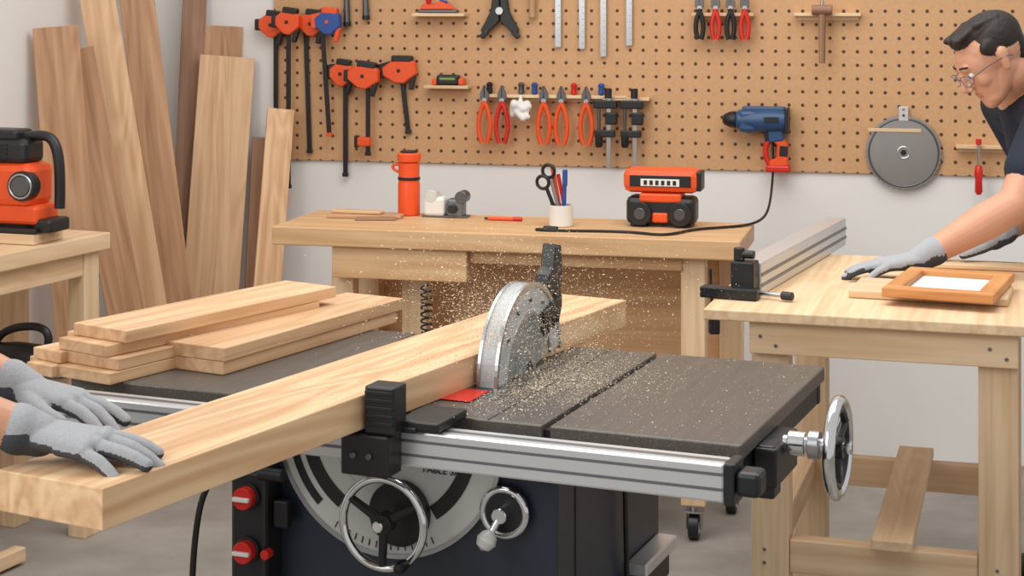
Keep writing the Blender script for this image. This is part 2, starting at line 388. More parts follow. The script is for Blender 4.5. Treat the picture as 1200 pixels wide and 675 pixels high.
def person(name, J, yaw, H, arms=True, voxel=0.0036, hands=None, fix=None):
    B = Body(); Rz = Matrix.Rotation(R_(yaw), 3, 'Z')
    g = G(name, (0, 0, 0))
    V = {k: Vector(v) for k, v in J.items()}
    head(B, H)
    hb = H @ Vector((-.03, 0, -.06))
    B.seg(hb, .054, V['neck'], .060, 'skin')
    B.seg(V['neck']-Vector((0, 0, .01)), (.068, .078, .028), V['chest'], (.115, .165, .12), 'shirt', Rz)
    B.seg(V['chest'], (.118, .168, .13), V['waist'], (.108, .150, .10), 'shirt', Rz)
    B.seg(V['waist'], (.108, .150, .10), V['pelvis']+Vector((0, 0, .02)), (.116, .165, .05), 'shirt', Rz)
    B.seg(V['pelvis']-Vector((0, 0, .02)), (.108, .158, .07), V['pelvis']-Vector((0, 0, .06)), (.105, .150, .08), 'trs', Rz)
    for s in 'LR':
        sh, el, wr = V['sh'+s], V['el'+s], V['wr'+s]
        B.seg(V['neck'].lerp(V['chest'], .25), .065, sh, .062, 'shirt'); B.seg(V['chest'], .09, sh, .064, 'shirt')
        mid = sh.lerp(el, .60); B.seg(sh, .066, mid, .063, 'shirt')
        if arms:
            B.chain([(sh, .05), (sh.lerp(el, .5), .049), (el, .044)], 'skin')
            B.chain([(el, .045), (el.lerp(wr, .3), .047), (el.lerp(wr, .7), .036), (wr, .027)], 'skin')
        else:
            B.chain([(sh, .052), (el.lerp(sh, .1), .050)], 'shirt')
        hp, kn, an, to = V['hip'+s], V['kn'+s], V['an'+s], V['to'+s]
        B.chain([(hp, .092), (hp.lerp(kn, .5), .080), (kn, .064), (kn.lerp(an, .35), .063), (an, .052)], 'trs')
        B.seg(V['pelvis']-Vector((0, 0, .05)), .09, hp, .092, 'trs')
        hl = an.copy(); hl.z = .042; hl -= (to-an).normalized()*0.03
        B.seg(an-Vector((0, 0, .02)), .045, hl, (.042, .040, .040), 'shoe', Rz)
        tt = to.copy(); tt.z = .032
        B.seg(hl, (.040, .040, .040), tt, (.04, .045, .030), 'shoe', Rz)
    if hands: hands(B)
    mats = {'skin': M_skin, 'lip': M_lip, 'hair': M_hair, 'shirt': M_shirt, 'trs': M_trs, 'shoe': M_shoe, 'glove': M_glove, 'gdark': M_gdark}
    ob = B.build('body', voxel, mats, 2, fix); g.add(ob)
    Rh = H.to_3x3()
    def hp(x, y, z): return H @ Vector((x, y, z))
    for i, sy in enumerate((-1, 1)):
        g.lathe('eye_%d' % i, [(0, -.009), (.006, -.007), (.009, 0), (.006, .007), (0, .009)], hp(.0735, .029*sy, .005), M_white, Rh @ Vector((1, 0, 0)), 20)
        g.cyl('iris_%d' % i, .0045, .002, hp(.0822, .029*sy, .004), M_black, Rh @ Vector((1, 0, 0)), b=.0003)
        g.tube('eyebrow_%d' % i, [hp(.086, .014*sy, .032), hp(.086, .03*sy, .036), hp(.076, .044*sy, .031)], .0028, M_hair)
        rim = [hp(.104-.005*abs(math.cos(t))-.014*max(0, math.cos(t)), (.032+.024*math.cos(t))*sy, .002+.016*math.sin(t)) for t in [2*math.pi*k/24 for k in range(25)]]
        g.tube('glasses_rim_%d' % i, rim, .0009, M_dsteel, False)
        c = sum(rim[:-1], Vector())/24
        g.add(newmesh('glasses_lens_%d' % i, [c]+rim[:-1], [(0, k+1, (k+1) % 24+1) for k in range(24)], M_glass))
        g.tube('glasses_temple_%d' % i, [hp(.084, .056*sy, .006), hp(.04, .075*sy, .010), hp(-.01, .082*sy, .012), hp(-.03, .079*sy, -.006)], .0014, M_dsteel)
    g.tube('glasses_bridge', [hp(.100, -.008, .006), hp(.104, 0, .010), hp(.100, .008, .006)], .0012, M_dsteel)
    return g

def head_matrix(c, yaw, pitch, roll=0):
    return Matrix.Translation(Vector(c)) @ Matrix.Rotation(R_(yaw), 4, 'Z') @ Matrix.Rotation(R_(pitch), 4, 'Y') @ Matrix.Rotation(R_(roll), 4, 'X')

# ============================================================ ROOM
WO = Vector((1.48, 5.93, 0)); WYAW = -14.0
ES = Vector((math.cos(R_(14)), -math.sin(R_(14)), 0)); EN = Vector((-math.sin(R_(14)), -math.cos(R_(14)), 0))
def wp(s, z, n=0.0): return WO+ES*s+EN*n+Vector((0, 0, z))

def slab(name, pts, z0, z1, m):
    k = len(pts); v = [(p[0], p[1], z0) for p in pts]+[(p[0], p[1], z1) for p in pts]
    f = [tuple(range(k))[::-1], tuple(range(k, 2*k))]+[(i, (i+1) % k, k+(i+1) % k, k+i) for i in range(k)]
    return newmesh(name, v, f, m)
slab('floor', [(-4, -1), (5, -1), (5, 8.2), (-4, 8.2)], -0.1, 0, M_floor)
a = wp(-3.07, 0); b = wp(2.2, 0); c = wp(2.2, 0, -.12); d = wp(-3.07, 0, -.12)
slab('wall_back', [a, b, c, d], 0, 3.0, M_wall)
a = wp(-2.97, 0, 0); b = wp(-2.97, 0, 4.0); c = wp(-3.09, 0, 4.0); d = wp(-3.09, 0, 0)
slab('wall_left', [a, b, c, d], 0, 3.0, M_wall)

pg = boxmesh('pegboard', (3.15, .012, 1.15), M_peg, 0.001)
pg.location = wp(-2.46+3.15/2, .992+1.15/2, .0065); pg.rotation_euler = (0, 0, R_(WYAW))
def WG(name, s, z, tilt=0): 
    p = wp(s, z, .0128)
    return G(name, p, rot=(0, R_(tilt), R_(WYAW)))

# ============================================================ LEANING BOARDS
def lean(name, bot, top, w, t, m, hint=(0.25, -1, 0)):
    bot = Vector(bot); top = Vector(top); X = (top-bot).normalized(); L = (top-bot).length
    Z = Vector(hint); Z = (Z-X*Z.dot(X)).normalized(); Y = Z.cross(X)
    ob = boxmesh(name, (L, w, t), m['X'], 0.002)
    ob.matrix_world = Matrix.Translation((bot+top)/2) @ Matrix((X, Y, Z)).transposed().to_4x4()
    return ob
lean('leaning_board', (-1.405, 5.66, .035), (-1.535, 5.74, 1.51), .15, .022, TAN)
lean('leaning_board', (-1.20, 5.74, .035), (-1.50, 5.86, 1.43), .125, .022, TAN)
lean('leaning_board', (-1.155, 5.84, .035), (-1.468, 5.98, 1.70), .12, .024, OAK)
lean('leaning_board', (-1.13, 6.02, .035), (-1.385, 6.22, 1.75), .125, .022, TAN)
lean('leaning_board', (-1.235, 6.28, .02), (-1.215, 6.555, 1.70), .09, .022, WALN)
lean('leaning_board', (-1.145, 6.42, .02), (-1.105, 6.54, 1.50), .145, .018, TAN)
lean('leaning_board', (-1.135, 6.22, .02), (-1.080, 6.475, 1.385), .205, .024, OAK)
lean('leaning_board', (-.985, 6.30, .02), (-.955, 6.46, 1.08), .055, .02, WALN)
lean('leaning_board', (-.925, 6.15, .02), (-.868, 6.41, 1.19), .10, .024, OAK)

# ============================================================ BACK WORKBENCH
C = G('workbench', (-.745, 5.283, 0), -13.5)
C.bx('top', (0, 0, .843), (1.447, .42, .9), BENCH, .004)
C.bx('drawer_front', (.19, .02, .745), (.62, .045, .842), BENCH)
C.bx('drawer_side_l', (.19, .045, .745), (.21, .38, .842), BENCH)
C.bx('drawer_side_r', (.60, .045, .745), (.62, .38, .842), BENCH)
C.bx('drawer_bottom', (.21, .045, .745), (.60, .38, .757), BENCH)
for n, x, y in (('leg_fl', .17, .07), ('leg_bl', .17, .33), ('leg_fr', 1.265, .06), ('leg_br', 1.345, .345)):
    C.bx(n, (x, y, .105), (x+.072, y+.06, .843 if x > 1 else .744), PINE)
    C.cyl(n+'_caster_stem', .012, .03, (x+.036, y+.03, .095), M_steel)
    C.bx(n+'_caster_fork_a', (x+.012, y+.01, .03), (x+.016, y+.05, .085), M_steel, .001)
    C.bx(n+'_caster_fork_b', (x+.056, y+.01, .03), (x+.06, y+.05, .085), M_steel, .001)
    C.bx(n+'_caster_plate', (x+.008, y+.002, .082), (x+.064, y+.058, .088), M_steel, .001)
    C.cyl(n+'_caster_wheel', .038, .03, (x+.036, y+.03, .0385), M_black, (1, 0, 0))
    C.cyl(n+'_caster_hub', .02, .034, (x+.036, y+.03, .0385), M_white, (1, 0, 0))
C.bx('centre_leg', (.36, .20, .12), (.44, .27, .744), PINE)
C.bx('apron_front', (.62, .05, .80), (1.27, .075, .843), BENCH)
C.bx('back_panel', (.24, .39, .42), (1.34, .405, .843), BENCH)
C.bx('stretcher_front', (.24, .08, .16), (1.265, .11, .24), PINE)
C.bx('stretcher_back', (.24, .36, .16), (1.345, .385, .24), PINE)
C.bx('lower_shelf', (.20, .07, .24), (1.30, .39, .26), TAN)
hel = [(.462+.017*math.cos(t*.7), .02+.017*math.sin(t*.7)-.03, .84-.0022*t) for t in range(0, 92)]
def in_C(x, y, z=0.9):
    r = Matrix.Rotation(R_(-13.5), 4, 'Z') @ Vector((x, y, 0)); return Vector((-.745+r.x, 5.283+r.y, z))
sp = G('coiled_air_hose', in_C(0, 0, 0), -13.5)
sp.tube('coil', [(x+.04, y+.001, z-.10) for x, y, z in hel], .0028, M_rubber, True)
sp.rod('hanger', (.50, -.009, .725), (.50, -.009, .742), .003, M_steel)

g = G('wood_offcuts', in_C(.22, .26), -13.5)
g.box('offcut_a', (.24, .06, .012), (0, 0, .0065), TAN, (0, 0, 6)); g.box('offcut_b', (.17, .045, .010), (-.03, .012, .018), OAK, (0, 0, -5)); g.box('offcut_c', (.13, .03, .008), (.05, -.05, .0045), WALN, (0, 0, 14))
g = G('orange_bottle', in_C(.335, .36), -13.5)
g.lathe('body', [(.033, 0), (.036, .004), (.036, .10), (.034, .11), (.035, .165), (.030, .172)], (0, 0, .0005), M_orange)
g.lathe('cap', [(.033, .172), (.039, .176), (.039, .198), (.034, .203)], (0, 0, .0005), M_orange)
g.cyl('band', .0368, .01, (0, 0, .12), M_black); g.cyl('cap_insert', .028, .008, (0, 0, .206), M_black)
g.tube('handle', [(-.034, 0, .165), (-.062, 0, .165), (-.062, 0, .15), (-.036, 0, .14)], .005, M_orange)
g = G('belt_clamp', in_C(.465, .345), -13.5)
g.box('body', (.07, .05, .062), (-.035, 0, .034), M_white, bw=.01); g.box('jaw', (.055, .05, .06), (.035, 0, .031), M_alud, bw=.008)
g.cyl('roller_a', .020, .052, (-.045, 0, .068), M_plate, (0, 1, 0)); g.cyl('roller_b', .020, .052, (.055, 0, .066), M_dsteel, (0, 1, 0))
g.cyl('knob', .014, .02, (.03, -.035, .03), M_black, (0, 1, 0)); g.box('foot', (.15, .05, .006), (0, 0, .0035), M_dsteel)
g = G('marker_pen', in_C(.66, .29), -13.5)
g.cyl('barrel', .006, .085, (0, 0, .0065), M_orange, (1, 0, 0)); g.cyl('cap', .0066, .03, (.055, 0, .007), M_red, (1, 0, 0)); g.cyl('tip', .004, .012, (-.047, 0, .0065), M_black, (1, 0, 0))
g = G('pen_cup', in_C(.872, .21), -13.5)
g.lathe('cup', [(.034, 0), (.037, .003), (.038, .066), (.035, .066), (.034, .005), (0, .005)], (0, 0, .0005), M_white)
g.rod('blue_pen', (.008, 0, .01), (.012, .0, .155), .0065, M_blue); g.rod('blue_pen_cap', (.012, 0, .125), (.0128, 0, .175), .008, M_blue)
g.rod('orange_pencil', (.0, .01, .01), (-.030, .01, .185), .007, M_orange); g.rod('red_pen', (.018, .012, .01), (-.012, .012, .16), .006, M_red)
for i, (x, z) in enumerate(((-.056, .135), (-.038, .170))):
    g.torus('scissor_ring_%d' % i, .020, .0055, (x, -.008, z), M_black, (.2, 1, .1), 24, 8)
g.rod('scissor_blade_a', (-.045, -.006, .118), (-.002, -.004, .01), .006, M_black); g.rod('scissor_blade_b', (-.03, -.01, .147), (.006, -.008, .01), .006, M_steel)
g = G('battery_radio', in_C(1.175, .30), -13.5)
g.box('lower_body', (.215, .10, .085), (0, 0, .05), M_black, bw=.016)
for i, x in enumerate((-.062, .062)):
    g.cyl('roller_%d' % i, .036, .03, (x, -.05, .042), M_black, (0, 1, 0)); g.cyl('roller_cap_%d' % i, .018, .034, (x, -.051, .042), M_dsteel, (0, 1, 0))
g.box('orange_band', (.13, .105, .028), (0, 0, .09), M_orange, bw=.006); g.box('orange_foot', (.05, .105, .03), (0, -.004, .03), M_orange, bw=.006)
g.box('upper_housing', (.235, .10, .075), (0, 0, .142), M_orange, bw=.022); g.box('grille', (.19, .006, .035), (0, -.05, .142), M_black, bw=.002)
g.box('name_band', (.12, .006, .022), (0, -.054, .138), M_white, bw=.001)
for k in range(6): g.box('slot_%d' % k, (.010, .003, .014), (-.045+k*.018, -.0575, .138), M_black, bw=.001)
g.box('side_cap', (.016, .085, .06), (.118, 0, .142), M_black, bw=.008)
g.box('foot_l', (.05, .08, .01), (-.07, 0, .0055), M_black); g.box('foot_r', (.05, .08, .01), (.07, 0, .0055), M_black)
g = G('power_cable', (0, 0, 0))
pts = [in_C(.86, .10, .905), in_C(.80, .09, .905), in_C(.84, .06, .905), in_C(.98, .09, .905), in_C(1.12, .10, .905), in_C(1.2, .04, .905), in_C(1.25, .09, .905), in_C(1.28, .2, .905), in_C(1.38, .27, .905), in_C(1.44, .33, .905), in_C(1.475, .44, .91), in_C(1.48, .6, .93), wp(-.566, .96, .05), wp(-.562, 1.02, .06), wp(-.565, 1.10, .05)]
g.tube('cable', pts, .0042, M_rubber); g.rod('plug', in_C(.84, .105, .907), in_C(.885, .10, .907), .007, M_black)

# ============================================================ RIGHT WORKBENCH
BY = -17.0
RB = G('plywood_workbench', (.433, 3.867, 0), BY)
RB.bx('top', (0, 0, .876), (.80, .93, .9), PINE, .003)
for n, x, y in (('leg_fl', .10, .06), ('leg_fr', .60, .06), ('leg_bl', .10, .80), ('leg_br', .60, .80)):
    RB.bx(n, (x, y, 0), (x+.085, y+.07, .875), PINE)
RB.bx('apron_front', (.10, .03, .80), (.685, .059, .875), PINE); RB.bx('apron_back', (.10, .871, .80), (.685, .90, .875), PINE)
RB.bx('apron_left', (.10, .131, .80), (.13, .799, .875), PINE); RB.bx('apron_right', (.655, .131, .80), (.685, .799, .875), PINE)
RB.bx('stretcher_front', (.186, .065, .30), (.599, .11, .375), PINE); RB.bx('stretcher_back', (.186, .81, .30), (.599, .85, .375), PINE)
RB.bx('stretcher_left', (.11, .131, .30), (.155, .799, .375), PINE); RB.bx('stretcher_right', (.63, .131, .30), (.675, .799, .375), PINE)
RB.bx('cross_slat', (.37, .04, .376), (.46, .88, .40), PINE)
for i, (x, y, z) in enumerate(((.125, .028, .84), (.16, .028, .82), (.625, .028, .84), (.66, .028, .82), (.13, .058, .35), (.13, .058, .32), (.64, .058, .35), (.66, .058, .32), (.12, .058, .08), (.16, .058, .05))):
    RB.cyl('screw_%d' % i, .004, .003, (x, y, z), M_alud, (0, 1, 0), seg=12)
fe = G('rip_fence', (.545, 4.02, .901), -23.5)
fe.bx('extrusion', (-.022, .03, .0), (.036, .94, .078), M_alu, .003)
for i, z in enumerate((.02, .045)): fe.bx('groove_%d' % i, (.0358, .03, z), (.0375, .94, z+.008), M_alud, .0005)
fe.bx('groove_left', (-.0235, .03, .03), (-.0218, .94, .042), M_alud, .0005)
fe.bx('head_block', (-.026, -.02, .0), (.030, .03, .085), M_black, .004)
fe.bx('tee_base', (-.092, -.05, .0), (.045, -.012, .026), M_blk2, .003)
fe.cyl('tee_knob', .013, .03, (-.01, -.0, .10), M_black); fe.cyl('tee_knob_b', .010, .03, (.012, 0, .10), M_black, (1, 0, 0))
fe.rod('side_screw', (.035, .0, .012), (.10, -.015, .012), .005, M_steel); fe.cyl('side_knob', .010, .028, (.11, -.018, .012), M_black, (1, -.2, 0))
g = G('picture_frame', (1.03, 4.015, .9195), -24)
g.bx('rail_front', (-.125, -.17, 0), (.125, -.125, .022), M_frameW); g.bx('rail_back', (-.125, .125, 0), (.125, .17, .022), M_frameW)
g.bx('stile_left', (-.125, -.1245, 0), (-.085, .1245, .022), M_frameW); g.bx('stile_right', (.085, -.1245, 0), (.125, .1245, .022), M_frameW)
g.bx('backing', (-.0845, -.1245, .002), (.0845, .1245, .008), M_paper, .0005)
g = G('thin_panel', (1.0, 4.06, .9005), -20); g.box('panel', (.36, .20, .018), (0, -.02, .0095), PINE)
g = G('loose_board', (1.22, 4.44, .9005), -17); g.box('board', (.40, .07, .012), (0.0, .01, .0065), PINE)
g = G('hanging_switch', (.535, 4.6, 0), 0)
g.tube('cord', [(0, 0, .875), (0, 0, .80), (.01, 0, .74)], .004, M_rubber); g.box('switch', (.03, .03, .06), (.01, 0, .73), M_black, bw=.006)

# ============================================================ LEFT TABLE
LA = math.degrees(math.atan2(-.917, -.40))
LT = G('side_table', (-1.21, 5.147, 0), LA)
def in_L(x, y, z=.9):
    r = Matrix.Rotation(R_(LA), 4, 'Z') @ Vector((x, y, 0)); return Vector((-1.21+r.x, 5.147+r.y, z))
LT.bx('top', (0, -.36, .85), (.80, 0, .9), PINE, .004)
for n, x, y in (('leg_a', .03, -.08), ('leg_b', .03, -.34), ('leg_c', .70, -.08), ('leg_d', .70, -.34)):
    LT.bx(n, (x, y, 0), (x+.07, y+.06, .849), PINE)
LT.bx('apron', (.10, -.05, .78), (.70, -.025, .849), PINE); LT.bx('lower_shelf', (.03, -.279, .48), (.77, -.081, .50), PINE)
LT.bx('shelf_lip', (.10, -.08, .46), (.70, -.045, .50), PINE); LT.bx('foot_rail', (.35, -.07, .01), (.70, -.03, .05), PINE)
g = G('router_tool', in_L(.26, -.14, .932), LA+95); g.e.scale = (1.2, 1.15, 1.13)
g.box('base_plate', (.19, .13, .012), (0, 0, .007), M_black)
g.box('motor_body', (.17, .11, .11), (-.01, 0, .12), M_orange, bw=.02); g.box('lower_body', (.20, .10, .05), (-.01, 0, .045), M_orange, bw=.010)
g.box('side_panel', (.07, .006, .07), (-.055, -.056, .11), M_orange, bw=.002)
g.box('top_housing', (.15, .09, .065), (-.02, 0, .205), M_black, bw=.016); g.box('cap', (.11, .075, .03), (-.03, 0, .245), M_black, bw=.012)
g.cyl('dial', .038, .03, (.055, -.05, .12), M_black, (0, 1, 0)); g.cyl('dial_face', .026, .034, (.055, -.051, .12), M_dsteel, (0, 1, 0)); g.torus('dial_ring', .030, .003, (.055, -.066, .12), M_steel, (0, 1, 0))
g.box('vent', (.07, .006, .03), (-.05, -.058, .15), M_black); g.box('badge', (.06, .006, .02), (-.05, -.058, .085), M_dsteel)
for k in range(4): g.box('vent_slot_%d' % k, (.05, .004, .004), (-.02, -.046, .188+k*.011), M_blk2, bw=0)
g.tube('handle', [(.02, 0, .238), (.08, 0, .25), (.115, 0, .24), (.125, 0, .16), (.122, 0, .06)], .013, M_black)
g.box('foot', (.05, .09, .035), (.10, 0, .018), M_black, bw=.008); g.cyl('front_knob', .018, .03, (-.10, -.04, .05), M_orange, (0, 1, 0))
g = G('wood_block', in_L(.26, -.14, .9005), LA+95)
g.box('block_a', (.26, .15, .03), (-.02, 0, .0155), PINE)
g = G('angle_grinder', in_L(.20, -.18, .5005), LA+95)
g.lathe('body', [(.03, -.10), (.042, -.09), (.045, 0), (.038, .08), (.03, .10)], (0, 0, .046), M_black, (1, 0, .05))
g.box('head', (.07, .08, .075), (.12, 0, .05), M_black, bw=.018); g.tube('handle', [(.10, 0, .09), (.11, 0, .14), (.02, 0, .145), (-.06, 0, .12), (-.08, 0, .085)], .012, M_black)
g.cyl('disc', .06, .008, (.13, 0, .0065), M_dsteel); g.tube('cord', [(-.1, 0, .046), (-.16, -.02, .02), (-.20, .03, .006), (-.14, .08, .006)], .005, M_rubber)

# ============================================================ TABLE SAW
SAWY = -22.4
T = G('table_saw', (.375, 2.797, 0), SAWY)
def in_T(x, y, z=.87):
    r = Matrix.Rotation(R_(SAWY), 4, 'Z') @ Vector((x, y, 0)); return Vector((.375+r.x, 2.797+r.y, z))
T.bx('table_right', (-.336, 0, .842), (0, .65, .87), M_top, .003)
T.bx('table_main', (-.90, 0, .842), (-.350, .65, .87), M_top, .003)
T.bx('table_left_wing', (-1.33, 0, .842), (-.902, .65, .87), M_top, .003)
T.bx('gap_strip', (-.350, .01, .842), (-.336, .64, .860), M_black, 0)
T.bx('miter_slot', (-.452, .0, .8702), (-.448, .65, .8705), M_blk2, 0)
T.bx('skirt_front', (-1.30, .008, .80), (-.006, .03, .842), M_blk2); T.bx('skirt_right', (-.03, .031, .80), (-.008, .62, .842), M_blk2)
T.bx('skirt_back', (-1.30, .62, .80), (-.006, .64, .842), M_blk2); T.bx('skirt_left', (-1.32, .031, .80), (-1.30, .62, .842), M_blk2)
T.bx('throat_plate', (-.60, .14, .8701), (-.49, .60, .8712), M_dsteel, .0003)
T.bx('red_insert', (-.598, .10, .8713), (-.530, .19, .8732), M_red, .0005)
T.bx('rail', (-1.36, -.105, .803), (0, -.055, .865), M_alu, .004)
for i, z in enumerate((.822, .846)): T.bx('rail_groove_%d' % i, (-1.36, -.1062, z), (0, -.1048, z+.005), M_alud, .0003)
T.bx('rail_top_groove', (-1.36, -.088, .8648), (0, -.075, .8656), M_alud, .0003)
for i, x in enumerate((-1.25, -.98, -.42, -.06)): T.bx('rail_bracket_%d' % i, (x, -.056, .80), (x+.05, .01, .84), M_black)
T.bx('rail_end_cap', (0.001, -.11, .80), (.018, -.05, .868), M_black); T.box('rail_end_knob', (.04, .05, .04), (.038, -.08, .835), M_black, bw=.008)
T.bx('carriage_block', (-.612, -.155, .866), (-.556, -.105, .948), M_black, .004)
for k in range(5): T.bx('carriage_rib_%d' % k, (-.610, -.158, .882+k*.013), (-.558, -.154, .888+k*.013), M_blk2, .0005)
T.bx('carriage_lower', (-.655, -.16, .795), (-.565, -.106, .866), M_black, .004)
T.bx('carriage_arm', (-.570, -.12, .870), (-.49, .0, .886), M_black, .003)
T.bx('carriage_hook', (-.60, -.125, .866), (-.53, -.06, .876), M_blk2, .002)
T.cyl('carriage_bolt', .006, .008, (-.60, -.162, .83), M_dsteel, (0, 1, 0)); T.cyl('carriage_bolt_b', .006, .008, (-.63, -.162, .83), M_dsteel, (0, 1, 0))
T.bx('cabinet', (-.961, .03, .06), (-.334, .62, .80), M_navy, .008)
T.bx('cabinet_base', (-.98, .01, 0), (-.315, .64, .06), M_blk2, .004)
T.bx('side_panel_seam', (-.3345, .12, .15), (-.3325, .126, .78), M_black, 0)
T.bx('side_step', (-.333, .40, .49), (-.29, .60, .515), M_alu, .004); T.bx('side_step_b', (-.333, .44, .44), (-.30, .58, .49), M_blk2, .004)
T.tube('side_cable', [(-.325, .35, .80), (-.32, .36, .70), (-.318, .35, .62), (-.32, .37, .5), (-.33, .4, .4)], .005, M_rubber)
pc = (-.655, .024, .825)
T.sector('tilt_plate', .115, .222, 172, 352, .012, M_plate, 'XZ', pc)
T.sector('tilt_plate_upper', .0, .118, 180, 360, .010, M_plate, 'XZ', pc)
T.sector('tilt_slot_l', .150, .176, 196, 236, .016, M_black, 'XZ', pc); T.sector('tilt_slot_r', .150, .176, 304, 344, .016, M_black, 'XZ', pc)
T.sector('tilt_slot_l2', .188, .203, 192, 226, .016, M_black, 'XZ', pc)
T.sector('tilt_gauge_edge', .218, .226, 172, 352, .018, M_steel, 'XZ', pc)
for k in range(15):
    a_ = R_(240+k*4); T.box('tick_%d' % k, (.0015, .002, .012), (pc[0]+.205*math.cos(a_), .0165, pc[2]+.205*math.sin(a_)), M_black, (0, -math.degrees(a_)+90, 0), 0)
T.cyl('wheel_boss', .058, .02, (-.627, .012, .684), M_black, (0, -1, 0)); T.rod('wheel_shaft', (-.627, .02, .684), (-.627, -.06, .684), .012, M_steel)
handwheel(T, 'height_wheel', (-.627, -.055, .684), .078, (0, -1, 0), M_chrome, M_blk2, .0075)
T.torus('lock_ring', .040, .007, (-.425, .012, .708), M_chrome, (0, -1, 0)); T.cyl('lock_disc', .037, .012, (-.425, .014, .708), M_blk2, (0, -1, 0)); T.cyl('lock_hub', .014, .03, (-.425, .0, .708), M_chrome, (0, -1, 0))
T.rod('lock_lever', (-.425, -.005, .708), (-.440, -.025, .672), .006, M_chrome)
T.lathe('lock_lever_ball', [(0, -.018), (.013, -.012), (.018, 0), (.014, .012), (.005, .020)], (-.442, -.028, .668), M_plate, (.4, .3, .8), 24)
T.text('label', 'TABLE SAW', .018, (-.540, .0165, .766), (90, 0, 0), M_black); T.box('label_badge', (.022, .004, .016), (-.672, .0165, .760), M_frameW['X'], bw=.001)
T.box('switch_box', (.075, .06, .24), (-.915, .0, .62), M_black, bw=.008)
for i, z in enumerate((.695, .597)):
    T.cyl('switch_collar_%d' % i, .024, .012, (-.912, -.034, z), M_blk2, (0, -1, 0)); T.cyl('switch_red_%d' % i, .020, .024, (-.912, -.045, z), M_red, (0, -1, 0)); T.box('switch_bar_%d' % i, (.034, .008, .008), (-.912, -.06, z), M_white, bw=.002)
T.cyl('switch_plug', .012, .05, (-.862, -.035, .74), M_black, (1, 0, 0)); T.cyl('switch_plug_red', .009, .02, (-.872, -.036, .595), M_red, (0, -1, 0)); T.box('switch_small', (.03, .02, .05), (-.86, -.0, .66), M_blk2)
T.tube('power_lead', [(-.955, -.01, .73), (-.985, -.05, .735), (-1.01, -.06, .66), (-1.02, -.06, .45), (-1.03, -.04, .1), (-1.06, .0, .01), (-1.2, .2, .008)], .006, M_rubber)
T.bx('crank_bracket', (-.005, .10, .775), (.035, .26, .842), M_black, .004); T.box('crank_gusset', (.03, .05, .09), (.015, .13, .80), M_black, bw=.004)
T.rod('crank_shaft', (.03, .17, .838), (.12, .17, .838), .013, M_chrome); T.cyl('crank_collar', .021, .03, (.055, .17, .838), M_chrome, (1, 0, 0)); T.cyl('crank_collar_b', .024, .02, (.085, .17, .838), M_steel, (1, 0, 0))
handwheel(T, 'crank_wheel', (.125, .17, .838), .078, (1, 0, 0), M_chrome, M_blk2, .0105, knob=False)
T.torus('crank_wheel_inner', .064, .007, (.125, .17, .838), M_blk2, (1, 0, 0))
# blade, riving knife, guard
bc = (-.545, .385, .862)
T.poly('blade', toothed(.152, 44, .009), .0026, M_blade, 'YZ', bc, 0)
T.cyl('arbor_washer', .035, .012, (bc[0], bc[1], bc[2]+.02), M_dsteel, (1, 0, 0))
for sgn, nm in ((-1, 'l'), (1, 'r')):
    T.sector('guard_side_'+nm, .112, .168, 8, 180, .002, M_gside, 'YZ', (bc[0]+sgn*.018, bc[1], .872), 48)
    T.sector('guard_window_'+nm, .02, .112, 10, 178, .0015, M_clear, 'YZ', (bc[0]+sgn*.018, bc[1], .872), 36)
    T.sector('guard_edge_'+nm, .162, .172, 5, 180, .006, M_steel, 'YZ', (bc[0]+sgn*.018, bc[1], .872), 48)
    T.sector('guard_inner_edge_'+nm, .108, .115, 8, 180, .005, M_steel, 'YZ', (bc[0]+sgn*.018, bc[1], .872), 48)
    for k, aa in enumerate((35, 62, 90, 118, 145)):
        T.cyl('guard_rivet_%s%d' % (nm, k), .0045, .004, (bc[0]+sgn*.021, bc[1]+.139*math.cos(R_(aa)), .872+.139*math.sin(R_(aa))), M_dsteel, (1, 0, 0), seg=14)
    T.bx('guard_foot_'+nm, (bc[0]+sgn*.018-.002, bc[1]-.17, .872), (bc[0]+sgn*.018+.002, bc[1]-.112, .90), M_gside, .001)
T.sector('guard_rim', .164, .170, 5, 180, .036, M_gside, 'YZ', (bc[0], bc[1], .872), 48)
T.cyl('guard_pivot', .012, .05, (bc[0], bc[1]+.09, .962), M_black, (1, 0, 0))
T.poly('riving_knife', [(.10, .0), (.155, .0), (.165, .10), (.13, .16), (.10, .15), (.13, .08)], .003, M_dsteel, 'YZ', (bc[0], bc[1]+.02, .872))
T.poly('anti_kickback_pawl', [(.035, .095), (.050, .120), (.068, .128), (.080, .136), (.088, .152), (.105, .157), (.118, .180), (.142, .194), (.155, .240), (.168, .210), (.184, .234), (.194, .178), (.182, .135), (.186, .112), (.155, .100), (.152, .075), (.125, .078), (.095, .07), (.07, .075)], .030, M_black, 'YZ', (bc[0], bc[1], .862), .002)
T.poly('pawl_teeth', [(.060, .065), (.078, .10), (.092, .068), (.108, .10), (.118, .072), (.132, .105), (.142, .080), (.16, .112), (.16, .135), (.060, .115)], .052, M_blk2, 'YZ', (bc[0], bc[1], .862), .001)

# the plank being cut
pa = Vector((-.561, 2.339)); pd = Vector((.4850, .8745)); pp = Vector((-.8745, .4850)); PL = 1.682; PW = .198
pc2 = pa+pd*(PL/2)+pp*(PW/2)
pk = boxmesh('oak_plank', (PL, PW, .059), OAKP['X'], .002); pk.location = (pc2.x, pc2.y, .8712+.0295); pk.rotation_euler = (0, 0, math.atan2(pd.y, pd.x))

